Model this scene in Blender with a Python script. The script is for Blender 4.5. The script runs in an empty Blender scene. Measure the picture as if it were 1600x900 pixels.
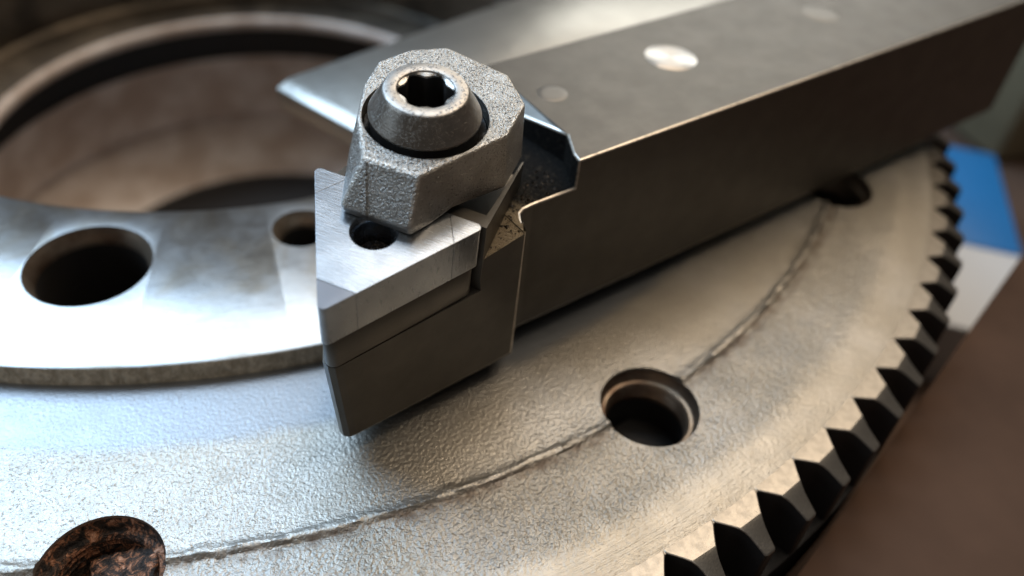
import bpy, bmesh, math, random
from mathutils import Vector, Matrix, noise
random.seed(7)
MM = 0.001
scene = bpy.context.scene
col = scene.collection
R = math.radians

# ------------------------------------------------------------------ camera
cam_d = bpy.data.cameras.new('camera')
cam = bpy.data.objects.new('camera', cam_d)
col.objects.link(cam)
CAM_POS = Vector((-0.892, -145.442, 68.077)) * MM
_yaw, _pit, _rol = 0.3827, 0.7442, 0.1022
_fw = Vector((math.sin(_yaw)*math.cos(_pit), math.cos(_yaw)*math.cos(_pit), -math.sin(_pit)))
_r = Vector((math.cos(_yaw), -math.sin(_yaw), 0)); _u = _r.cross(_fw)
_r2 = _r*math.cos(_rol) + _u*math.sin(_rol); _u2 = _u*math.cos(_rol) - _r*math.sin(_rol)
cam.matrix_world = Matrix(((_r2.x, _u2.x, -_fw.x, CAM_POS.x), (_r2.y, _u2.y, -_fw.y, CAM_POS.y),
                           (_r2.z, _u2.z, -_fw.z, CAM_POS.z), (0, 0, 0, 1)))
cam_d.sensor_width = 36; cam_d.lens = 29.587
cam_d.clip_start = 0.005; cam_d.clip_end = 20
cam_d.dof.use_dof = True
cam_d.dof.focus_distance = 0.0745
cam_d.dof.aperture_fstop = 15.0
scene.camera = cam

# ------------------------------------------------------------------ light
world = bpy.data.worlds.new('World'); scene.world = world; world.use_nodes = True
bg = world.node_tree.nodes['Background']
bg.inputs['Color'].default_value = (1.0, 0.90, 0.80, 1); bg.inputs['Strength'].default_value = 0.045

TARGET = Vector((0.01, -0.085, 0.01))
def area(name, az, el, dist, sx, sy, radiance, color, spread=180):
    d = bpy.data.lights.new(name, 'AREA'); d.shape = 'RECTANGLE'; d.size = sx; d.size_y = sy
    d.energy = radiance*math.pi*sx*sy; d.color = color; d.spread = R(spread)
    o = bpy.data.objects.new(name, d); col.objects.link(o)
    v = Vector((math.sin(R(az))*math.cos(R(el)), math.cos(R(az))*math.cos(R(el)), math.sin(R(el))))
    o.location = TARGET + v*dist
    o.rotation_euler = (-v).to_track_quat('-Z', 'Y').to_euler()
    return o
area('window_light', -38, 46, 0.9, 0.50, 0.56, 7.2, (0.52, 0.74, 1.0))
area('warm_room_light', 51, 57, 1.0, 0.70, 0.48, 3.7, (1.0, 0.81, 0.60))
area('skylight', 0, 66, 1.1, 0.42, 0.34, 3.8, (0.66, 0.83, 1.0))
area('ceiling_lamp', 112, 74, 1.1, 0.24, 0.24, 3.8, (1.0, 0.88, 0.72))
area('side_window_light', -88, 24, 1.0, 0.50, 0.36, 2.0, (0.72, 0.87, 1.0))
area('shank_sheen_fill', 36, 25, 1.4, 0.7, 0.34, 3.6, (0.98, 1.0, 0.96))  # added fill without a visible source, gives the shank top its sheen
area('rear_fill_light', 185, 62, 1.3, 0.5, 0.3, 1.5, (1.0, 0.90, 0.80))  # unseen fill added behind the camera to lift the bore and box

scene.view_settings.view_transform = 'Standard'
scene.view_settings.look = 'None'
scene.view_settings.exposure = 0.27
scene.view_settings.gamma = 1.0
scene.render.engine = 'CYCLES'
scene.cycles.max_bounces = 8
scene.cycles.sample_clamp_indirect = 6.0
scene.cycles.use_denoising = True

# ------------------------------------------------------------------ helpers
def tag(o, label=None, cat=None, group=None, kind=None):
    if label: o['label'] = label
    if cat: o['category'] = cat
    if group: o['group'] = group
    if kind: o['kind'] = kind
    return o
def empty(name, loc=(0, 0, 0), rz=0):
    o = bpy.data.objects.new(name, None); col.objects.link(o)
    o.empty_display_size = 0.01
    o.location = Vector(loc)*MM; o.rotation_euler = (0, 0, rz)
    return o
def mesh_obj(name, me, mat=None, parent=None, smooth=None):
    o = bpy.data.objects.new(name, me); col.objects.link(o)
    if mat is not None:
        me.materials.clear(); me.materials.append(mat)
    if parent is not None: o.parent = parent
    if smooth is not None:
        shade(me, smooth)
    return o
def shade(me, ang):
    me.polygons.foreach_set('use_smooth', [True]*len(me.polygons))
    try: me.set_sharp_from_angle(angle=R(ang))
    except Exception: pass
def mesh_from(verts, faces, name='mesh'):
    me = bpy.data.meshes.new(name)
    me.from_pydata([(v[0]*MM, v[1]*MM, v[2]*MM) for v in verts], [], faces)
    me.update()
    bm = bmesh.new(); bm.from_mesh(me)
    bmesh.ops.recalc_face_normals(bm, faces=bm.faces); bm.to_mesh(me); bm.free()
    return me
def prism(plan0, w0, w1, plan1=None):
    """closed prism, plan0 at w0, plan1 at w1 (plan in mm)"""
    plan1 = plan1 or plan0; n = len(plan0)
    v = [(x, y, w0) for x, y in plan0] + [(x, y, w1) for x, y in plan1]
    f = [tuple(range(n))[::-1], tuple(range(n, 2*n))] + [(i, (i+1) % n, n+(i+1) % n, n+i) for i in range(n)]
    return mesh_from(v, f)
def hull(pts):
    bm = bmesh.new()
    for q in pts: bm.verts.new(Vector(q)*MM)
    bmesh.ops.convex_hull(bm, input=bm.verts)
    me = bpy.data.meshes.new('hull'); bm.to_mesh(me); bm.free(); return me
def revolve(prof, n=128, a0=0.0, a1=2*math.pi, zfun=None):
    """surface of revolution round z through (r, z) points; closed ring"""
    v = []; f = []; m = len(prof)
    for i in range(n):
        a = a0 + (a1-a0)*i/n
        for j, (r, z) in enumerate(prof):
            v.append((r*math.cos(a), r*math.sin(a), z + (zfun(j, a) if zfun else 0)))
    for i in range(n):
        k = (i+1) % n
        for j in range(m-1):
            f.append((i*m+j, k*m+j, k*m+j+1, i*m+j+1))
    me = bpy.data.meshes.new('rev')
    me.from_pydata([(x*MM, y*MM, z*MM) for x, y, z in v], [], f); me.update()
    return me
def fix_normals(me):
    bm = bmesh.new(); bm.from_mesh(me); bmesh.ops.recalc_face_normals(bm, faces=bm.faces); bm.to_mesh(me); bm.free(); return me
def transform(me, M):
    me.transform(M); me.update(); return me
def apply_mods(me, specs):
    """specs: list of ('BOOL', op, mesh) or ('BEVEL', width_mm, segs, angle)"""
    o = bpy.data.objects.new('tmp_work', me); col.objects.link(o); temps = []
    for s in specs:
        if s[0] == 'BOOL':
            c = bpy.data.objects.new('tmp_cut', s[2]); col.objects.link(c); temps.append(c)
            m = o.modifiers.new('b', 'BOOLEAN'); m.operation = s[1]; m.object = c; m.solver = 'EXACT'
        else:
            m = o.modifiers.new('v', 'BEVEL'); m.width = s[1]*MM; m.segments = s[2]; m.limit_method = 'ANGLE'; m.angle_limit = R(s[3])
            if len(s) > 4: m.material = s[4]
    dg = bpy.context.evaluated_depsgraph_get(); dg.update()
    out = bpy.data.meshes.new_from_object(o.evaluated_get(dg))
    for t in temps + [o]: bpy.data.objects.remove(t, do_unlink=True)
    return out

def bevel_convex(me, width, mat_index, amin=48, lmin=.55, skip=None):
    bm = bmesh.new(); bm.from_mesh(me)
    bmesh.ops.remove_doubles(bm, verts=bm.verts, dist=.05*MM)
    bmesh.ops.dissolve_limit(bm, angle_limit=R(1.5), verts=bm.verts, edges=bm.edges)
    bm.normal_update()
    es = [e for e in bm.edges if len(e.link_faces) == 2 and e.is_convex and e.calc_face_angle(0) > R(amin) and e.calc_length() > lmin*MM
          and not (skip and skip(e))]
    bmesh.ops.bevel(bm, geom=es, offset=width*MM, offset_type='OFFSET', segments=2, profile=.5, affect='EDGES', clamp_overlap=False, material=mat_index)
    bmesh.ops.recalc_face_normals(bm, faces=bm.faces)
    bm.to_mesh(me); bm.free(); return me

# ------------------------------------------------------------------ materials
class NT:
    def __init__(s, name):
        s.m = bpy.data.materials.new(name); s.m.use_nodes = True
        s.t = s.m.node_tree; s.n = s.t.nodes; s.l = s.t.links
        s.b = s.n['Principled BSDF']; s.o = s.n['Material Output']
        tc = s.n.new('ShaderNodeTexCoord'); sc = s.n.new('ShaderNodeVectorMath'); sc.operation = 'SCALE'
        sc.inputs['Scale'].default_value = 1000.0
        s.l.new(tc.outputs['Object'], sc.inputs[0]); s.p = sc.outputs[0]
    def set(s, **k):
        for a, v in k.items():
            i = s.b.inputs[a.replace('_', ' ')]
            if hasattr(v, 'is_output'): s.l.new(v, i)
            else: i.default_value = v if not isinstance(v, tuple) else (*v, 1)
    def noise(s, scale, detail=3, rough=.55, dist=0, vec=None, out='Fac'):
        n = s.n.new('ShaderNodeTexNoise'); n.inputs['Scale'].default_value = scale; n.inputs['Detail'].default_value = detail
        n.inputs['Roughness'].default_value = rough; n.inputs['Distortion'].default_value = dist
        s.l.new(vec or s.p, n.inputs['Vector']); return n.outputs[out]
    def voro(s, scale, feat='F1', vec=None):
        n = s.n.new('ShaderNodeTexVoronoi'); n.feature = feat; n.inputs['Scale'].default_value = scale
        s.l.new(vec or s.p, n.inputs['Vector']); return n.outputs['Distance']
    def mapv(s, scale=(1, 1, 1), rot=(0, 0, 0), loc=(0, 0, 0), vec=None):
        n = s.n.new('ShaderNodeMapping'); n.inputs['Scale'].default_value = scale; n.inputs['Rotation'].default_value = rot
        n.inputs['Location'].default_value = loc
        s.l.new(vec or s.p, n.inputs['Vector']); return n.outputs[0]
    def ramp(s, x, pts):
        n = s.n.new('ShaderNodeValToRGB'); e = n.color_ramp.elements
        while len(e) < len(pts): e.new(0.5)
        for k, (pos, c) in enumerate(pts):
            e[k].position = pos; e[k].color = (c, c, c, 1) if not isinstance(c, tuple) else (*c, 1)
        s.l.new(x, n.inputs[0]); return n.outputs[0]
    def math(s, op, a, b=None, c=None):
        n = s.n.new('ShaderNodeMath'); n.operation = op
        for i, v in enumerate((a, b, c)):
            if v is None: continue
            if hasattr(v, 'is_output'): s.l.new(v, n.inputs[i])
            else: n.inputs[i].default_value = v
        return n.outputs[0]
    def maprange(s, x, a, b, c=0, d=1, smooth=True):
        n = s.n.new('ShaderNodeMapRange'); n.interpolation_type = 'SMOOTHSTEP' if smooth else 'LINEAR'
        s.l.new(x, n.inputs[0])
        for i, v in enumerate((a, b, c, d)): n.inputs[i+1].default_value = v
        return n.outputs[0]
    def mix(s, f, a, b, mode='MIX'):
        n = s.n.new('ShaderNodeMix'); n.data_type = 'RGBA'; n.blend_type = mode
        for i, v in ((0, f), (6, a), (7, b)):
            if hasattr(v, 'is_output'): s.l.new(v, n.inputs[i])
            elif i == 0: n.inputs[0].default_value = v
            else: n.inputs[i].default_value = (*v, 1)
        return n.outputs[2]
    def bump(s, h, dist, strength=1.0, prev=None):
        n = s.n.new('ShaderNodeBump'); n.inputs['Strength'].default_value = strength
        n.inputs['Distance'].default_value = dist*MM
        if hasattr(strength, 'is_output'): s.l.new(strength, n.inputs['Strength'])
        s.l.new(h, n.inputs['Height'])
        if prev is not None: s.l.new(prev, n.inputs['Normal'])
        return n.outputs[0]
    def radius(s):
        sx = s.n.new('ShaderNodeSeparateXYZ'); s.l.new(s.p, sx.inputs[0])
        return s.math('SQRT', s.math('ADD', s.math('MULTIPLY', sx.outputs[0], sx.outputs[0]), s.math('MULTIPLY', sx.outputs[1], sx.outputs[1])))
    def angle(s):
        sx = s.n.new('ShaderNodeSeparateXYZ'); s.l.new(s.p, sx.inputs[0])
        return s.math('ARCTAN2', sx.outputs[1], sx.outputs[0])
    def bevel(s, r):
        n = s.n.new('ShaderNodeBevel'); n.samples = 4; n.inputs['Radius'].default_value = r*MM; return n.outputs[0]

def mat_flange():
    t = NT('sintered_steel_flange'); r = t.radius()
    outer = t.maprange(r, 103.2, 104.2); rim = t.maprange(r, 111.0, 114.5); inner = t.maprange(t.math('ADD', r, t.math('MULTIPLY', t.noise(.2, 3), 2.0)), 93.4, 91.2)
    grain = t.noise(2.7, 2, .5); fine = t.noise(6.5, 2, .6); pits = t.noise(3.4, 2, .5, vec=t.mapv((1, 1, 1), loc=(31, 7, 3)))
    pit = t.maprange(pits, .60, .72)
    amp = t.math('ADD', t.math('MULTIPLY', outer, .55), .40)
    amp = t.math('MULTIPLY', amp, t.math('SUBTRACT', 1.0, t.math('MULTIPLY', rim, .75)))
    amp = t.math('MULTIPLY', amp, t.math('SUBTRACT', 1.0, t.math('MULTIPLY', inner, .62)))
    h = t.math('ADD', t.math('MULTIPLY', grain, 1.0), t.math('MULTIPLY', fine, .28))
    h = t.math('SUBTRACT', h, t.math('MULTIPLY', pit, t.math('SUBTRACT', .3, t.math('MULTIPLY', outer, .25))))
    amp = t.math('MULTIPLY', amp, t.maprange(t.noise(.13, 3, .6, vec=t.mapv(loc=(3, 8, 1))), .36, .64, .82, 1.1))
    n1 = t.bump(t.math('MULTIPLY', h, amp), .26, 1.0)
    rings = t.noise(1.0, 2, .5, vec=_rad_vec(t, r, 7.0))
    n2 = t.bump(t.math('MULTIPLY', rings, rim), .05, .8, n1)
    big = t.noise(.055, 4, .6); mid = t.noise(.32, 4, .6)
    c = t.mix(t.maprange(big, .35, .66), (.42, .385, .33), (.495, .47, .43))
    c = t.mix(t.math('MULTIPLY', t.maprange(mid, .45, .75), .35), c, (.36, .325, .27))
    # rusty dirt that lies along the outer foot of the ridge
    band = t.math('MULTIPLY', t.maprange(r, 103.3, 103.75), t.maprange(r, 105.4, 103.8))
    band = t.math('MULTIPLY', band, t.maprange(t.noise(.42, 4, .65), .34, .68))
    c = t.mix(t.math('MULTIPLY', band, .6), c, (.18, .105, .06))
    c = t.mix(t.math('MULTIPLY', pit, t.math('SUBTRACT', .16, t.math('MULTIPLY', outer, .12))), c, (.14, .13, .12))
    c = t.mix(inner, c, (.33, .345, .365))
    rough = t.math('ADD', t.math('MULTIPLY', t.noise(.5, 3), .16), t.math('SUBTRACT', .37, t.math('MULTIPLY', inner, .03)))
    rough = t.math('ADD', rough, t.math('MULTIPLY', band, .25))
    t.set(Base_Color=c, Metallic=.93, Roughness=rough, Normal=n2); return t.m
def _rad_vec(t, r, k):
    cb = t.n.new('ShaderNodeCombineXYZ'); t.l.new(t.math('MULTIPLY', r, k), cb.inputs[0]); return cb.outputs[0]
def mat_hub():
    t = NT('ground_steel_hub'); r = t.radius()
    st = t.noise(.10, 4, .6, .6); st2 = t.noise(.33, 4, .65, .3, vec=t.mapv((1, 1, 1), loc=(5, 3, 1)))
    c = t.mix(t.maprange(st, .42, .62), (.50, .49, .475), (.40, .355, .30))
    c = t.mix(t.math('MULTIPLY', t.maprange(t.noise(.16, 4, .65, .5, vec=t.mapv((.6, 1.7, 1), (0, 0, R(8)), (4, 2, 0))), .5, .68), .42), c, (.28, .245, .21))
    rough = t.math('ADD', .24, t.math('MULTIPLY', st2, .16))
    lines = t.noise(1.0, 2, .5, vec=_rad_vec(t, r, 5.0))
    n = t.bump(t.math('ADD', t.math('MULTIPLY', lines, .5), t.math('MULTIPLY', t.noise(1.2, 3), .6)), .03, .7)
    t.set(Base_Color=c, Metallic=1.0, Roughness=rough, Normal=n); return t.m
def mat_hub_wall():
    t = NT('rough_turned_wall')
    g = t.noise(1.1, 4, .65, vec=t.mapv((1, 1, .7)))
    c = t.mix(t.maprange(g, .35, .7), (.42, .34, .24), (.72, .61, .46))
    t.set(Base_Color=c, Metallic=.1, Roughness=.5, Normal=t.bump(g, .5, 1.0)); return t.m
def mat_bore(name, ca, cb, metal, rough):
    t = NT(name)
    g = t.noise(.09, 5, .62, .3); h = t.noise(.5, 3, .6)
    c = t.mix(t.maprange(g, .36, .66), ca, cb)
    t.set(Base_Color=c, Metallic=metal, Roughness=rough, Normal=t.bump(h, .12, .6)); return t.m
def mat_tooth():
    t = NT('oily_gear_steel')
    g = t.noise(.9, 4, .6); f = t.noise(5, 2, .6)
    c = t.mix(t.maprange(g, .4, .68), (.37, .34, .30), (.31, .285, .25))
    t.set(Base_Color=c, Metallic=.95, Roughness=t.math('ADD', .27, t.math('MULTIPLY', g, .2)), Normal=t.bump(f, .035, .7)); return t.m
def mat_black(name='black_steel_and_shade', c=(.018, .016, .015), rough=.5, metal=.3):  # black steel, also used as painted shade on flanks and in holes
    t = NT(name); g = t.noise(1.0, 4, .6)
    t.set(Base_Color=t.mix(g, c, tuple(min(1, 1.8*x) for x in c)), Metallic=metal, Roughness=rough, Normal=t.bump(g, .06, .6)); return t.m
def mat_holder(worn_glint=False):
    t = NT('worn_edge_highlight' if worn_glint else 'blackened_tool_steel')
    g = t.noise(.25, 4, .6); f = t.noise(7, 3, .65); sp = t.noise(2.6, 3, .6)
    c = t.mix(t.maprange(g, .35, .68), (.106, .097, .085), (.126, .115, .101))
    c = t.mix(t.math('MULTIPLY', t.maprange(sp, .70, .76), .35), c, (.05, .043, .038))
    gr = t.noise(1.0, 3, .6, vec=t.mapv((.25, 5.0, 5.0)))
    if worn_glint: c = t.mix(t.maprange(t.noise(.7, 4, .7), .28, .52, .25, 1), c, (.66, .60, .52))  # edge wear lightened further to carry painted highlights
    n = t.n.new('ShaderNodeBump'); n.inputs['Strength'].default_value = .55; n.inputs['Distance'].default_value = .03*MM
    t.l.new(t.math('ADD', t.math('MULTIPLY', f, .6), t.math('MULTIPLY', gr, .7)), n.inputs['Height'])
    rough = t.math('ADD', .30 if worn_glint else .40, t.math('MULTIPLY', t.math('SUBTRACT', t.noise(.35, 3, .6, .6), .3), .14))
    t.set(Base_Color=c, Metallic=.9, Roughness=rough, Normal=n.outputs[0]); return t.m
def mat_insert(name, c0, c1, rough):
    t = NT(name)
    s1 = t.noise(1.0, 3, .6, vec=t.mapv((5.5, .5, .8), (0, 0, R(38)))); s2 = t.noise(.25, 2, .5, .3)
    s3 = t.noise(1.0, 2, .5, vec=t.mapv((12, .7, 1), (0, 0, R(-20))))
    c = t.mix(t.maprange(s2, .38, .66), c0, c1)
    h = t.math('ADD', t.math('MULTIPLY', s1, .7), t.math('MULTIPLY', s3, .4))
    bv = t.bevel(.10)
    n = t.bump(h, .022, .75, bv)
    r = t.math('ADD', rough, t.math('MULTIPLY', s1, .16))
    t.set(Base_Color=c, Metallic=.95, Roughness=r, Normal=n); return t.m
def mat_cast(edge=False):
    t = NT('worn_cast_edge_highlight' if edge else 'cast_steel_clamp')
    g = t.noise(5.2, 2, .5); f = t.noise(10, 2, .5); b = t.noise(.4, 3, .6)
    pit = t.maprange(t.noise(5.5, 2, .5, vec=t.mapv(loc=(9, 4, 2))), .58, .68)
    c = t.mix(t.maprange(b, .35, .65), (.42, .395, .36), (.52, .50, .465))
    if edge: c = t.mix(t.maprange(t.noise(1.3, 4, .7), .3, .55, .2, 1), c, (.72, .68, .62))  # bright edge highlight mixed into the worn cast colour
    c = t.mix(t.math('MULTIPLY', pit, .65), c, (.07, .06, .05))
    h = t.math('SUBTRACT', t.math('ADD', g, t.math('MULTIPLY', f, .4)), t.math('MULTIPLY', pit, .5))
    bv = t.bevel(.18)
    t.set(Base_Color=c, Metallic=.95, Roughness=.35, Normal=t.bump(h, .16, 1.0, bv)); return t.m
def mat_screw():
    t = NT('turned_screw_steel')
    b = t.noise(.5, 4, .6); sp = t.maprange(t.noise(4.2, 4, .65), .54, .64)
    sx = t.n.new('ShaderNodeSeparateXYZ'); t.l.new(t.p, sx.inputs[0])
    lines = t.noise(1.0, 2, .6, vec=_rad_vec(t, sx.outputs[2], 9.0))
    top = t.maprange(sx.outputs[2], 7.8, 7.9)
    c = t.mix(t.maprange(b, .35, .66), (.42, .39, .355), (.50, .475, .44))
    c = t.mix(t.math('MULTIPLY', t.math('MULTIPLY', sp, top), .75), c, (.10, .09, .085))
    bv = t.bevel(.12)
    t.set(Base_Color=c, Metallic=1, Roughness=t.math('ADD', t.math('ADD', .25, t.math('MULTIPLY', top, .14)), t.math('MULTIPLY', b, .1)), Normal=t.bump(t.math('ADD', lines, t.math('MULTIPLY', sp, .8)), .03, .6, bv)); return t.m
def mat_rust():
    t = NT('flaking_rust')
    g = t.noise(.9, 5, .7, .6); h = t.noise(2.2, 4, .65)
    c = t.ramp(g, [(.38, (.012, .010, .009)), (.50, (.07, .045, .033)), (.57, (.40, .17, .085)), (.66, (.74, .42, .28))])
    t.set(Base_Color=c, Metallic=.15, Roughness=.6, Normal=t.bump(h, .5, 1)); return t.m
def mat_dirt():
    t = NT('metal_swarf_dirt')
    g = t.voro(3.2); h = t.noise(5, 4, .7)
    c = t.ramp(h, [(.35, (.012, .010, .008)), (.55, (.07, .05, .035)), (.72, (.32, .25, .17))])
    t.set(Base_Color=c, Metallic=.5, Roughness=.45, Normal=t.bump(g, .4, 1)); return t.m
def mat_grime_shade():
    t = NT('oily_grime_and_shade'); sx = t.n.new('ShaderNodeSeparateXYZ'); t.l.new(t.p, sx.inputs[0])
    near = t.maprange(t.math('ADD', sx.outputs[0], sx.outputs[1]), 3.0, -4.5)
    g = t.noise(2.6, 4, .7); h = t.noise(6, 3, .7)
    k = t.math('MULTIPLY', t.maprange(t.math('ADD', g, t.math('MULTIPLY', near, .22)), .50, .72), t.math('ADD', .12, near))
    c = t.mix(k, (.006, .005, .004), (.34, .27, .18))  # tan dirt near the edge; the black holds grime and recess shade
    t.set(Base_Color=c, Metallic=t.math('MULTIPLY', k, .6), Specular_IOR_Level=.15, Roughness=.7, Normal=t.bump(t.math('ADD', g, t.math('MULTIPLY', h, .6)), .35, 1)); return t.m
def mat_plain(name, c, rough=.5, metal=0., nscale=.2, var=.25, spec=.5):
    t = NT(name); g = t.noise(nscale, 4, .6)
    t.set(Base_Color=t.mix(g, tuple(x*(1-var) for x in c), tuple(min(1, x*(1+var)) for x in c)), Roughness=rough, Metallic=metal, Specular_IOR_Level=spec); return t.m
def mat_spun():
    t = NT('spun_bright_plug')
    tg = t.n.new('ShaderNodeTangent'); tg.direction_type = 'RADIAL'; tg.axis = 'Z'
    t.set(Base_Color=(.36, .335, .31), Metallic=1., Roughness=.26, Anisotropic=.8, Anisotropic_Rotation=.25); t.l.new(tg.outputs[0], t.b.inputs['Tangent'])
    return t.m

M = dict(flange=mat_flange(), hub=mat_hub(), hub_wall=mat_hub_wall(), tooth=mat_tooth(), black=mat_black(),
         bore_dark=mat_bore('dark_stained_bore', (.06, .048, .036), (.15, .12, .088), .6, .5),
         bore_light=mat_bore('dull_turned_bore', (.50, .39, .32), (.74, .65, .59), .0, .5),
         holder=mat_holder(), worn_glint=mat_holder(True), insert=mat_insert('ground_carbide', (.27, .285, .305), (.34, .355, .375), .17),
         tip=mat_insert('dark_cutting_tip', (.13, .135, .15), (.17, .175, .19), .24), cast=mat_cast(), cast_edge=mat_cast(True), screw=mat_screw(),
         rust=mat_rust(), grime_shade=mat_grime_shade(), dirt=mat_dirt(), spun=mat_spun(),
         blade=mat_bore('ground_flat_steel', (.33, .31, .275), (.40, .375, .335), .9, .33),
         table=mat_plain('brown_bench_top', (.105, .064, .044), .7, 0, .03, .35, .15),
         brown=mat_plain('brown_varnished_bar', (.085, .048, .031), .8, 0, .05, .5, .08),
         blue=mat_plain('blue_plastic', (.012, .16, .42), .4, 0, .05, .12), white=mat_plain('white_plastic', (.60, .585, .57), .5, 0, .05, .06),
         olive=mat_plain('olive_painted_block', (.21, .175, .105), .6, 0, .04, .5))

# ------------------------------------------------------------------ bench under everything
HUB_H = 2.5456
bench = mesh_obj('workbench_top', mesh_from([(-500, -420, -62), (620, -420, -62), (620, 640, -62), (-500, 640, -62),
                                             (-500, -420, -90), (620, -420, -90), (620, 640, -90), (-500, 640, -90)],
                 [(0, 1, 2, 3), (7, 6, 5, 4), (0, 4, 5, 1), (1, 5, 6, 2), (2, 6, 7, 3), (3, 7, 4, 0)]), M['table'])
tag(bench, 'dark brown bench top under the ring gear', 'bench', kind='structure')

# ------------------------------------------------------------------ ring gear
gear = tag(empty('ring_gear'), 'large grey steel ring gear with toothed rim and raised hub, lying flat', 'gear')
# flange with ridge
def ridge(j, a):
    x = math.cos(a)*103.4; y = math.sin(a)*103.4
    r = FL[j][0]
    if 102.2 < r < 104.6:
        v = Vector((x*.55, y*.55, j*.9)); w = Vector((x*1.7, y*1.7, j*2.1))
        amp = .16 if r < 103.75 else .09
        return amp*(noise.noise(v)*.9 + noise.noise(w)*.8)*(1.0 if 102.5 < r < 104.3 else .35)
    return 0
FL = [(80, -8), (80, -.3), (82, -.02), (83.6, 0), (88, 0), (94, 0), (100, 0), (102.0, .01), (102.45, .05), (102.75, .13), (103.0, .22), (103.2, .27), (103.4, .26),
      (103.58, .12), (103.75, -.10), (103.95, -.20), (104.2, -.16), (104.5, -.12), (105.2, -.11), (108, -.11), (112.4, -.11), (113.4, -.16), (117.0, -.18), (117.42, -.30), (117.45, -8), (80, -8)]
fl = fix_normals(revolve(FL, 1500, zfun=ridge))
HOLES = [R(-70.06 + 30*k) for k in range(-3, 9)]
HR = 103.75
cuts = bpy.data.meshes.new('cuts'); bmc = bmesh.new()
for a in HOLES:
    bmesh.ops.create_cone(bmc, cap_ends=True, segments=72, radius1=5.3*MM, radius2=5.3*MM, depth=30*MM,
                          matrix=Matrix.Translation((HR*math.cos(a)*MM, HR*math.sin(a)*MM, 0)))
bmc.to_mesh(cuts); bmc.free()
fl = apply_mods(fl, [('BOOL', 'DIFFERENCE', cuts)])
flange = mesh_obj('flange', fl, M['flange'], gear, 35)
sleeve_me = revolve([(5.42, -.02), (5.34, -.12), (5.28, -.35), (5.05, -1.35), (4.9, -1.55), (4.55, -1.62), (4.42, -1.8), (4.28, -2.15), (4.5, -2.5), (4.28, -2.85), (4.5, -3.2), (4.28, -3.55), (4.5, -3.9), (4.40, -4.2), (4.40, -9.5)], 64)
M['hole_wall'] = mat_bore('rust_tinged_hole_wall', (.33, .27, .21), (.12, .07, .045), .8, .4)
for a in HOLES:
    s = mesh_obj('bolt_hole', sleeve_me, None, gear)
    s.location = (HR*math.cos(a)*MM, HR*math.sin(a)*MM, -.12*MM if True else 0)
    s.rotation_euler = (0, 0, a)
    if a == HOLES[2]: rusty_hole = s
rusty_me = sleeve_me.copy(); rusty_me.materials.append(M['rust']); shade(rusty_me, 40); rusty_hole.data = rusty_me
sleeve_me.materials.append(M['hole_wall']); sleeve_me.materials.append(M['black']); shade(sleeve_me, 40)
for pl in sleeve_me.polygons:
    if pl.center.z/MM < -4.3: pl.material_index = 1  # depth of the bolt hole painted black as shade
# rusty lump in one hole
def lump():
    bm = bmesh.new(); bmesh.ops.create_icosphere(bm, subdivisions=5, radius=1)
    for v in bm.verts:
        c = v.co.copy(); d = 1 + .22*noise.noise(c*2.1) + .13*noise.noise(c*5.3) + .06*noise.noise(c*12)
        v.co = Vector((c.x*4.3*d, c.y*4.3*d, max(c.z, -.5)*(2.0+2.2*max(0, c.x))*d))*MM
    me = bpy.data.meshes.new('lump'); bm.to_mesh(me); bm.free(); return me
lp = mesh_obj('rusty_bolt_stub', lump(), M['rust'], gear, 80)
a = HOLES[2]; lp.location = ((HR*math.cos(a)+1.4)*MM, (HR*math.sin(a)+.2)*MM, -4.6*MM); lp['label'] = 'flaking orange rust filling the bolt hole'
# hub ring
hub_me = fix_normals(revolve([(57.4, -9), (57.4, 2.0), (57.6, 2.35), (58.0, HUB_H), (82.6, HUB_H), (83.0, 2.4), (83.15, 2.1), (83.1, -.0), (83.3, -.6), (83.3, -9), (57.4, -9)], 720))
hc = bpy.data.meshes.new('hubcuts'); bmc = bmesh.new()
HH = [(-19.6, -64.7, 6.85)] + [(67.8*math.cos(R(-107+60*k)), 67.8*math.sin(R(-107+60*k)), 6.85) for k in range(1, 6)]
HS = [(63.5*math.cos(R(-86.3+60*k)), 63.5*math.sin(R(-86.3+60*k)), 3.55) for k in range(6)]
for x, y, r in HH + HS:
    bmesh.ops.create_cone(bmc, cap_ends=True, segments=72, radius1=r*MM, radius2=r*MM, depth=60*MM, matrix=Matrix.Translation((x*MM, y*MM, 0)))
bmc.to_mesh(hc); bmc.free()
hub_me = apply_mods(hub_me, [('BOOL', 'DIFFERENCE', hc)])
hub = mesh_obj('hub_ring', hub_me, M['hub'], gear, 35)
hub_me.materials.append(M['hub_wall'])
for pl in hub_me.polygons:
    c = pl.center/MM; rr = math.hypot(c.x, c.y)
    if rr > 82.9: pl.material_index = 1
for lst, r0 in ((HH, 6.85), (HS, 3.55)):
    me = revolve([(r0+.02, HUB_H-.02), (r0-.25, HUB_H-.55), (r0-.75, HUB_H-1.5), (r0-.85, HUB_H-2.2), (r0-.85, -14)], 64)
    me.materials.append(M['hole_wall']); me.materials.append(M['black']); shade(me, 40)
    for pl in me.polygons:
        if pl.center.z/MM < HUB_H-2.4: pl.material_index = 1  # shade inside the hub hole put in as black
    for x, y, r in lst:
        s = mesh_obj('hub_hole', me, None, hub); s.location = (x*MM, y*MM, 0)
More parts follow.
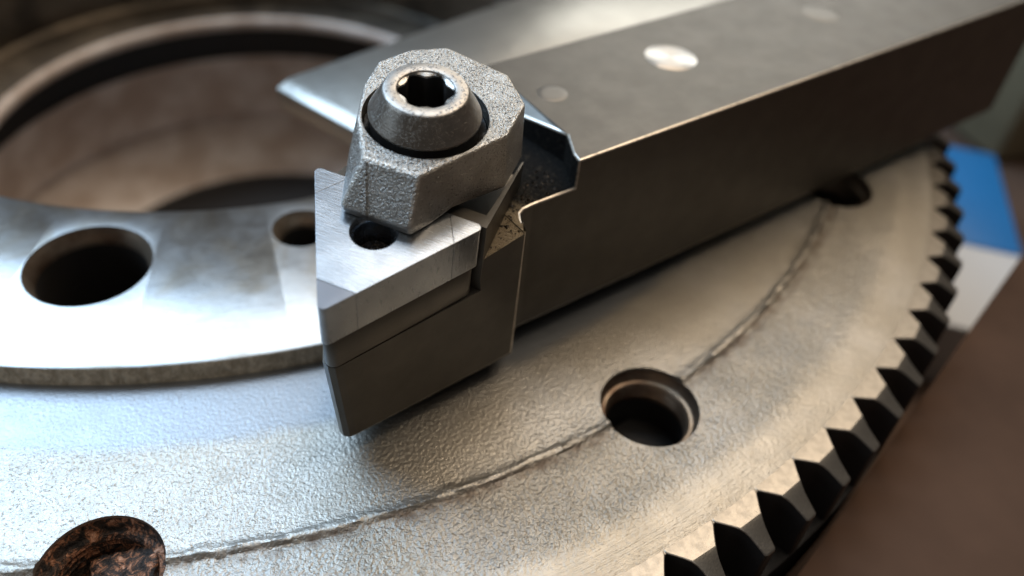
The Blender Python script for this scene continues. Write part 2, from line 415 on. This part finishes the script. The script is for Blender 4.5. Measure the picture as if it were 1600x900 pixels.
# teeth
RB = mesh_obj('rim', fix_normals(revolve([(110, -.9), (117.44, -.9), (117.44, -8), (110, -8)], 720)), M['tooth'], gear, 35); RB.data.materials[0] = M['black']  # floor of the tooth gaps coloured black for shade
def tooth_mesh():
    pr = [(116.9, 3.12), (117.3, 3.04), (117.55, 2.88), (118.0, 2.50), (118.6, 2.02), (119.2, 1.58), (119.7, 1.30), (120.3, 1.08), (121.2, .90), (122.1, .76), (122.3, .58)]
    v = []; f = []
    def ztop(r): return -.185 if r <= 119.2 else -.185 - (r-119.2)*.22 - min(r-119.2, .5)**2*.3 if r < 119.71 else -.37 - (r-119.7)*.50
    for r, hw in pr:
        da = hw/r
        for s in (-1, 1):
            a = s*da
            v.append((r*math.cos(a), r*math.sin(a), ztop(r) - (.25 if s else 0)*0)); v.append((r*math.cos(a), r*math.sin(a), -8))
    n = len(pr)
    for i in range(n-1):
        b = i*4; d = b+4
        f += [(b, b+2, d+2, d), (b+1, d+1, d+3, b+3), (b, d, d+1, b+1), (b+2, b+3, d+3, d+2)]
    f += [(0, 1, 3, 2), ((n-1)*4, (n-1)*4+2, (n-1)*4+3, (n-1)*4+1)]
    me = mesh_from(v, f)
    return apply_mods(me, [('BEVEL', .14, 2, 35)])
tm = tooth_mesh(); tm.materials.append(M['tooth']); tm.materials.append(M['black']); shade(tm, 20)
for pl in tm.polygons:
    if pl.normal.z < .25: pl.material_index = 1  # flanks painted black for the shade between teeth
PH, DP = -1.3167, 2*math.pi/120
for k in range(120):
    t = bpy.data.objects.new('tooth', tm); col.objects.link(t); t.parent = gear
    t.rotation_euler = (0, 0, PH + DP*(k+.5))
# backing disc and lower body
mesh_obj('backing_disc', fix_normals(revolve([(100, -7.9), (121.6, -7.9), (122.3, -8.2), (122.3, -9.6), (122.0, -9.75), (122.0, -19.2), (121.6, -19.6), (100, -19.6), (100, -7.9)], 480)), M['black'], gear, 35)
mesh_obj('lower_body', fix_normals(revolve([(96, -11), (96, -62), (60, -62)], 240)), M['black'], gear, 35)
# stepped bore
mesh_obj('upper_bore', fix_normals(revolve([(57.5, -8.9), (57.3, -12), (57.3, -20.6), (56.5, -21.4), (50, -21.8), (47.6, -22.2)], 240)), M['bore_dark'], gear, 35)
mesh_obj('bore_lip', fix_normals(revolve([(47.6, -22.2), (46.6, -22.5), (46.2, -23.2), (46.3, -24.4), (47.2, -25.0)], 240)), M['bore_light'], gear, 60)
mesh_obj('bore_undercut', fix_normals(revolve([(47.2, -25.0), (53.5, -25.4), (53.6, -34.5), (53.0, -35.0)], 240)), M['black'], gear, 35)
mesh_obj('lower_bore', fix_normals(revolve([(53.0, -35.0), (55.5, -43.5), (56.6, -52.6), (58.4, -53.2), (58.4, -54.6), (56.6, -55.2), (52, -57.5), (41, -60.4), (40, -61)], 240)), M['bore_light'], gear, 35)

mesh_obj('bore_shade_disc', fix_normals(revolve([(40.2, -60.9), (39.5, -61.6), (.01, -61.6)], 120)), M['black'], gear, 35)  # added black disc, stands in for the dark depth of the bore

# ------------------------------------------------------------------ turning tool
A0 = R(17.5)
tool = empty('turning_tool', (24.2964, -85.5379, HUB_H + .02), A0)
tag(tool, 'dark steel lathe tool holder with clamped triangular insert resting on the hub', 'tool holder')
T = Vector((-24.8019, -5.631, 19.5167))
E1 = Vector((.9955, .0716, .0618)).normalized(); E2 = Vector((.4293, .8922, .1404)).normalized()
NN = E1.cross(E2).normalized(); AA = (E1+E2).normalized(); BB = NN.cross(AA).normalized()
LEN = 16.4694
def abc(a, b, c): return T + AA*a + BB*b + NN*c
MABC = Matrix(((AA.x, BB.x, NN.x, T.x*MM), (AA.y, BB.y, NN.y, T.y*MM), (AA.z, BB.z, NN.z, T.z*MM), (0, 0, 0, 1)))
# --- holder body
plan = [(95, 0), (.3, 0), (-.9, -.12), (-1.6, -.5), (-2.05, -1.2), (-2.3, -1.9), (-2.85, -2.95), (-21.5, -3.78), (-22.2, -3.75), (-22.65, -3.35), (-22.75, -2.7),
        (-15.6, 10.6), (-10.6, 15.2), (-7.0, 20), (95, 20)]
offs = [(0, 0)]*5 + [(0, -.05), (0, -.2), (-1.9, -.9), (-1.9, -.9), (-1.9, -.85), (-1.9, -.7), (-.6, .3), (-.2, 0), (0, 0), (0, 0)]
plan1 = [(x+dx, y+dy) for (x, y), (dx, dy) in zip(plan, offs)]
body = prism(plan, 0, 20, plan1)
c_front = prism([(4.6, 30), (4.9, 20), (7.35, 4.3), (5.75, 1.3), (5.4, -.2), (5.4, -10), (-45, -10), (-45, 30)], 16.7, 45)
c_slope = hull([(8.3, 26, 20), (7.38, 4.3, 20), (3.6, 26, 16.5), (7.38, 4.3, 32), (8.3, 26, 32), (-12, 26, 32), (-12, 4.3, 32), (-12, 26, 16.5), (-12, 4.3, 20)])
c_wedge = hull([(-3, y, w) for y in (-12, 30) for w in (16.6, 45)] + [(-40, y, w) for y in (-12, 30) for w in (10.2, 45)])
def box_abc(a0, a1, b0, b1, c0, c1):
    return hull([abc(a, b, c) for a in (a0, a1) for b in (b0, b1) for c in (c0, c1)])
c_pocket = box_abc(-14, 14.33, -30, 30, -8.72, 30)
block = hull([abc(14.36, -8.2, -.3), abc(14.36, 6.2, -.3), abc(25.5, 5.5, -2.2), abc(25.5, -7.7, -2.0),
              abc(14.36, -8.2, -9), abc(14.36, 6.2, -9), abc(25.5, 5.5, -9), abc(25.5, -7.6, -9)])
block = apply_mods(block, [('BOOL', 'DIFFERENCE', box_abc(16.0, 30, -7.55, 10, -4.0, 20))])
body = apply_mods(body, [('BOOL', 'DIFFERENCE', c_front), ('BOOL', 'DIFFERENCE', c_slope), ('BOOL', 'DIFFERENCE', c_wedge), ('BOOL', 'DIFFERENCE', c_pocket), ('BOOL', 'UNION', block)])
body.materials.clear()
for k in ('holder', 'worn_glint', 'grime_shade'): body.materials.append(M[k])
def in_pocket(e):
    for vv in e.verts:
        rel = vv.co/MM - T; a, b, c = rel.dot(AA), rel.dot(BB), rel.dot(NN)
        if a < 14.6 and b > -7.9 and c > -9.2: return True
        if 14.2 < a < 26 and -8.4 < b < 8 and c > -9.2 and vv.co.z/MM > 14: return True
    return False
body = bevel_convex(body, .22, 1, skip=in_pocket)
for pl in body.polygons:
    c = pl.center/MM; nn = pl.normal
    if pl.material_index == 0:
        if nn.z > .8 and 14.6 < c.z < 17.3: pl.material_index = 2
        elif 4 < c.x < 7.7 and 16.4 < c.z < 20 and nn.x < -.4 and nn.z < .3: pl.material_index = 2  # shoulder face blackened to stand for deep shade
        elif (c - T).dot(AA) > 14.6 and c.z > 16.8 and c.x < 4.5: pl.material_index = 0
hb = mesh_obj('holder_body', body, None, tool)
def flat_but_edges(me):
    for pl in me.polygons: pl.use_smooth = pl.material_index == 1
    return me
# --- rounded triangle plates
def tri_plan(length, rad, inset=0.0, seg=7):
    """rounded equilateral triangle in (a, b) with sharp tip at origin"""
    h = length*math.cos(R(30)); P = [Vector((0, 0)), Vector((h, -length/2)), Vector((h, length/2))]
    cen = Vector((2*h/3, 0)); out = []
    for p in P:
        d = (cen-p).normalized(); pp = p + d*(2*inset); c = pp + d*(2*rad)
        ang = math.atan2(-d.y, -d.x)
        for k in range(seg+1):
            t = ang - R(60) + R(120)*k/seg
            out.append((c.x+rad*math.cos(t), c.y+rad*math.sin(t)))
    return out
def clip(poly, nx, ny, d):
    """keep nx*x+ny*y<=d"""
    out = []
    for i in range(len(poly)):
        p, q = poly[i], poly[(i+1) % len(poly)]; fp = nx*p[0]+ny*p[1]-d; fq = nx*q[0]+ny*q[1]-d
        if fp <= 0: out.append(p)
        if fp*fq < 0:
            s = fp/(fp-fq); out.append((p[0]+(q[0]-p[0])*s, p[1]+(q[1]-p[1])*s))
    return out
tri = tri_plan(LEN, .5)
h3 = LEN*math.cos(R(30)); cen = (2*h3/3, 0)
dirs = [(-1, 0), (math.cos(R(60)), -math.sin(R(60))), (math.cos(R(60)), math.sin(R(60)))]   # centre -> corner
DC = 2*h3/3
SEG = 3.0
core = tri
for dx, dy in dirs: core = clip(core, dx, dy, dx*cen[0]+dy*cen[1] + DC - SEG - .012)
def hole_cut(r, c0, c1, ctr=cen):
    bm = bmesh.new(); bmesh.ops.create_cone(bm, cap_ends=True, segments=64, radius1=r*MM, radius2=r*MM, depth=(c1-c0)*MM, matrix=Matrix.Translation((ctr[0]*MM, ctr[1]*MM, (c0+c1)/2*MM)))
    me = bpy.data.meshes.new('hc'); bm.to_mesh(me); bm.free(); return me
ins = apply_mods(prism(core, -4.76, 0), [('BOOL', 'DIFFERENCE', hole_cut(2.05, -9, 5))])
insert = mesh_obj('carbide_insert', ins, M['insert'], tool, 25); insert.matrix_local = MABC
hs = revolve([(2.06, .0), (2.0, -.05), (1.72, -.45), (1.66, -.6), (1.66, -4.7)], 64); hs.transform(Matrix.Translation((cen[0]*MM, 0, 0)))
mesh_obj('insert_hole', hs, M['insert'], insert, 30)
pinme = revolve([(1.60, -4.7), (1.55, -2.9), (1.3, -2.55), (.2, -2.5), (.0, -2.5)], 48); pinme.transform(Matrix.Translation((cen[0]*MM, 0, 0)))
mesh_obj('locating_pin', pinme, M['dirt'], insert, 30)
for i, (dx, dy) in enumerate(dirs):
    tp = clip(tri, -dx, -dy, -(dx*cen[0]+dy*cen[1] + DC - SEG + .012))
    o = mesh_obj('cutting_tip', prism(tp, -4.755, -.004), M['insert'], insert, 25)
    if i == 0:
        o.data.materials.append(M['tip'])
        for pl in o.data.polygons:
            if pl.normal.z > .7: pl.material_index = 1
    if i == 0: o['label'] = 'dark grey cutting corner'
# --- shim
shim = apply_mods(prism(tri_plan(LEN, .8, .06), -8.68, -4.80), [('BEVEL', .18, 2, 50)])
so = mesh_obj('shim', shim, M['holder'], tool, 30); so.matrix_local = MABC
# --- clamp
top = [(12.5, -2.6), (20.6, -7.2), (25.2, -7.1), (28.4, -4.2), (29.5, 2.4), (27.4, 5.3), (24.4, 7.0), (20.8, 6.6), (16.6, 5.1), (12.3, 2.3)]
low = [(10.05, -3.0, 1.15), (20.6, -7.55, -1.2), (25.4, -7.45, -1.4), (28.8, -4.4, -1.5), (29.9, 2.5, -1.5), (27.7, 5.6, -1.4), (24.6, 7.4, -1.3), (20.8, 7.1, -1.2), (16.2, 5.9, .6), (9.95, 3.35, 1.15)]
cv = [(a, b, 5.0) for a, b in top] + low
n = len(top)
# 20 lip bottom right, 21 lip bottom left, 22.. arch points
cv += [(10.35, -2.9, .03), (10.3, 3.25, .03), (12.6, -4.0, .03), (12.4, 4.1, .03), (14.6, -4.95, .45), (14.6, 5.1, .45)]
cf = [tuple(range(n))]
cf += [(0, 9, 19, 10)]                                   # front facet
cf += [(10, 19, 21, 20)]                                 # lip front
cf += [(0, 10, 20, 22, 24, 11, 1)]                       # near side
for i in range(1, 8): cf.append((i, i+1, n+i+1, n+i))
cf += [(8, 9, 19, 18)]                                   # far-left side
cf += [(18, 19, 21, 23, 25)]
cf += [(20, 21, 23, 22), (22, 23, 25, 24)]
cf += [(11, 24, 25, 18, 17), (11, 17, 16, 15, 14, 13, 12)]
cm = mesh_from(cv, cf)
bm = bmesh.new(); bm.from_mesh(cm); bmesh.ops.triangulate(bm, faces=[f for f in bm.faces if len(f.verts) > 4 and abs(f.normal.z) < .8]); bm.to_mesh(cm); bm.free()
cm.materials.append(M['cast']); cm.materials.append(M['cast_edge'])
cm = bevel_convex(cm, .26, 1, amin=24, lmin=.3)
cm = apply_mods(cm, [('BOOL', 'DIFFERENCE', hole_cut(5.5, 1.2, 12, (19.5, 0)))])
clamp = mesh_obj('clamp', cm, None, tool); clamp.matrix_local = MABC
# mould seam running down the front of the clamp
sv = []; sf = []
pts = []
for k in range(33):
    t = k/32
    if t < .82:
        s = t/.82; q = Vector((12.25, 1.95, 4.75)).lerp(Vector((10.0, .95, 1.1)), s)
    else:
        s = (t-.82)/.18; q = Vector((10.0, .95, 1.1)).lerp(Vector((10.3, .9, .15)), s)
    w = .16 + .05*noise.noise(Vector((k*1.3, 0, 0))); hgt = .13 + .09*noise.noise(Vector((k*.9, 5, 0)))
    out = Vector((-.86, 0, .5)) if t < .82 else Vector((-1, 0, .05))
    b = len(sv); sv += [q+Vector((0, -w, 0))-out*.15, q+out*hgt, q+Vector((0, w, 0))-out*.15]
    if k: sf += [(b-3, b, b+1, b-2), (b-2, b+1, b+2, b-1)]
mesh_obj('mould_seam', mesh_from(sv, sf), M['cast'], clamp)
# --- clamp screw
N = 144
def lob(r0, amp): return lambda th: r0 + amp*math.cos(6*th)
rings = [(lambda th: 4.7, 1.3), (lambda th: 4.7, 5.25), (lambda th: 4.85, 5.42), (lambda th: 4.87, 5.62), (lambda th: 4.80, 5.76), (lambda th: 3.74, 7.66), (lambda th: 3.66, 7.84), (lambda th: 3.56, 7.96), (lambda th: 3.48, 8.0),
         (lambda th: 2.58, 8.0), (lambda th: 2.5, 7.97), (lambda th: 2.42, 7.85), (lob(2.2, .2), 7.74), (lob(2.15, .24), 7.6), (lob(2.12, .26), 3.6), (lambda th: .02, 3.4)]
v = []; f = []
for i in range(N):
    th = 2*math.pi*i/N + R(4)
    for fn, z in rings:
        r = fn(th+R(6)); v.append((19.3+0*z + r*math.cos(th), r*math.sin(th), z))
m = len(rings)
for i in range(N):
    k = (i+1) % N
    for j in range(m-1): f.append((i*m+j, k*m+j, k*m+j+1, i*m+j+1))
sm = bpy.data.meshes.new('screw'); sm.from_pydata([(x*MM, y*MM, z*MM) for x, y, z in v], [], f); sm.update()
screw = mesh_obj('clamp_screw', sm, M['screw'], tool, 32); screw.matrix_local = MABC
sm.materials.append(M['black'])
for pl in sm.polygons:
    if pl.center.z/MM < 5.36 or (pl.center.z/MM < 7.0 and math.hypot(pl.center.x/MM-19.3, pl.center.y/MM) < 2.6): pl.material_index = 1  # lower cylinder and socket walls painted black as shade
# rough black ring in the groove round the screw
gm = revolve([(5.49, 3.6), (5.3, 3.9), (4.95, 3.8), (4.69, 3.6)], 160, zfun=lambda j, a: .25*noise.noise(Vector((9*math.cos(a), 9*math.sin(a), j)))); gm.transform(Matrix.Translation((19.45*MM, 0, 0)))
mesh_obj('groove_ring', gm, M['black'], clamp, 60)
# --- swarf on the ledge
gv = []; gf = []
for k in range(420):
    u = random.uniform(-8.2, 4.6); v0 = random.uniform(-2.9, 7)
    if u > -2.6 and v0 < .3: continue
    pos = Vector((u, v0, (16.72 if u > -3 else 16.62 + (u+3)*.173)))
    rel = pos - T
    if rel.dot(AA) < 14.7 or rel.dot(BB) > -7.9: continue
    s = random.uniform(.06, .2) if random.random() < .85 else random.uniform(.2, .34)
    b = len(gv)
    for q in ((0, 0, 1), (1, .1, 0), (-.5, .9, 0), (-.6, -.8, 0)):
        gv.append(pos + Vector((q[0]*s*random.uniform(.6, 1.4), q[1]*s*random.uniform(.6, 1.4), q[2]*s*random.uniform(.5, 1.2) - .03)))
    gf += [(b, b+1, b+2), (b, b+2, b+3), (b, b+3, b+1)]
go = mesh_obj('metal_chips', mesh_from(gv, gf), M['dirt'], tool); go['kind'] = 'stuff'
# --- round plugs in the shank top
def disc(r, hgt=.03): return revolve([(r, -.3), (r, hgt-.02), (r-.06, hgt), (r*.5, hgt), (.01, hgt)], 72)
pm = mesh_obj('bright_plug', disc(3.1), M['spun'], tool, 40); pm.location = (28.4*MM, 11.4*MM, 20*MM); pm['label'] = 'shiny spun round plug'
M['mark'] = mat_plain('pale_hardness_mark', (.158, .145, .128), .40, .9, .8, .1)
for uu, vv, rr in ((10.9, 11.4, 1.7), (55.5, 11, 2.6)):
    d = mesh_obj('round_mark', disc(rr, .012), M['mark'], tool, 40); d.location = (uu*MM, vv*MM, 20*MM)

# ------------------------------------------------------------------ second flat tool behind
bl = empty('flat_tool_blade', (4.6, -35.6, HUB_H + .02), R(26.7))
tag(bl, 'pale flat steel blade with shiny slanted end, behind the dark tool holder', 'tool blade')
wd, th = 27.0, 4.2
# local x along the blade, y across (0 = far edge, -wd = near edge)
sl = .124
def fx(y): return -y*sl*-1*-1
q = []
for y in (0.0, -wd):
    x0 = -sl*y*-1 if False else 0.124*(-y)*-1*-1
    q += [(x0+.25, y, 0), (95, y, 0), (95, y, th), (x0+2.1, y, th), (x0, y, th-1.0 if y else th-.9)]
bf = [(0, 1, 2, 3, 4), (9, 8, 7, 6, 5), (0, 5, 6, 1), (1, 6, 7, 2), (2, 7, 8, 3), (3, 8, 9, 4), (4, 9, 5, 0)]
bme = apply_mods(mesh_from(q, bf), [('BEVEL', .15, 2, 30)])
mesh_obj('blade_body', bme, M['blade'], bl, 30)

bd = Vector((.8641, .5033)); bn = Vector((.5033, -.8641)); bp = Vector((45.3, -115.1)) + bn*.35
wb = empty('wooden_bar', (bp.x, bp.y, -62))
tag(wb, 'blurred dark brown bar standing right against the gear teeth', 'bar')
mesh_obj('bar_body', apply_mods(hull([tuple(bd*a + bn*b) + (z,) for a in (-30, 86) for b in (0, 27) for z in (40, 53)]), [('BEVEL', .8, 3, 30)]), M['brown'], wb, 30)
mesh_obj('bar_foot', apply_mods(hull([tuple(bd*a + bn*b) + (z,) for a in (-29, 42) for b in (1, 26) for z in (.01, 40.5)]), [('BEVEL', .8, 3, 30)]), M['brown'], wb, 30)

# ------------------------------------------------------------------ bottle and block on the bench, far right
K = Vector((159.5, -48.0)); ex = Vector((-.83, .55)).normalized(); ey = Vector((.55, .83)).normalized()
bt = empty('small_box', (K.x, K.y, -62))
tag(bt, 'small out of focus box, blue on top with a pale end, beside the gear', 'box')
def box_pts(x0, x1, y0, y1, z0, z1):
    return [tuple(ex*x + ey*y) + (z,) for x in (x0, x1) for y in (y0, y1) for z in (z0, z1)]
mesh_obj('box_tray', apply_mods(hull(box_pts(.3, 29.7, -29, 42.7, 0, 16.6)), [('BEVEL', .6, 2, 30)]), M['white'], bt, 30)
mesh_obj('box_lid', apply_mods(hull(box_pts(0, 30, 0, 43, 14.6, 17.2)), [('BEVEL', .7, 2, 30)]), M['blue'], bt, 30)
bk = mesh_obj('painted_block', apply_mods(hull([(x, y, z) for x in (206, 330) for y in (3, 110) for z in (-62, 25)]), [('BEVEL', 3, 3, 30)]), M['olive'], None, 30)
tag(bk, 'dark olive blurred block standing on the bench behind the blue lidded box', 'block')
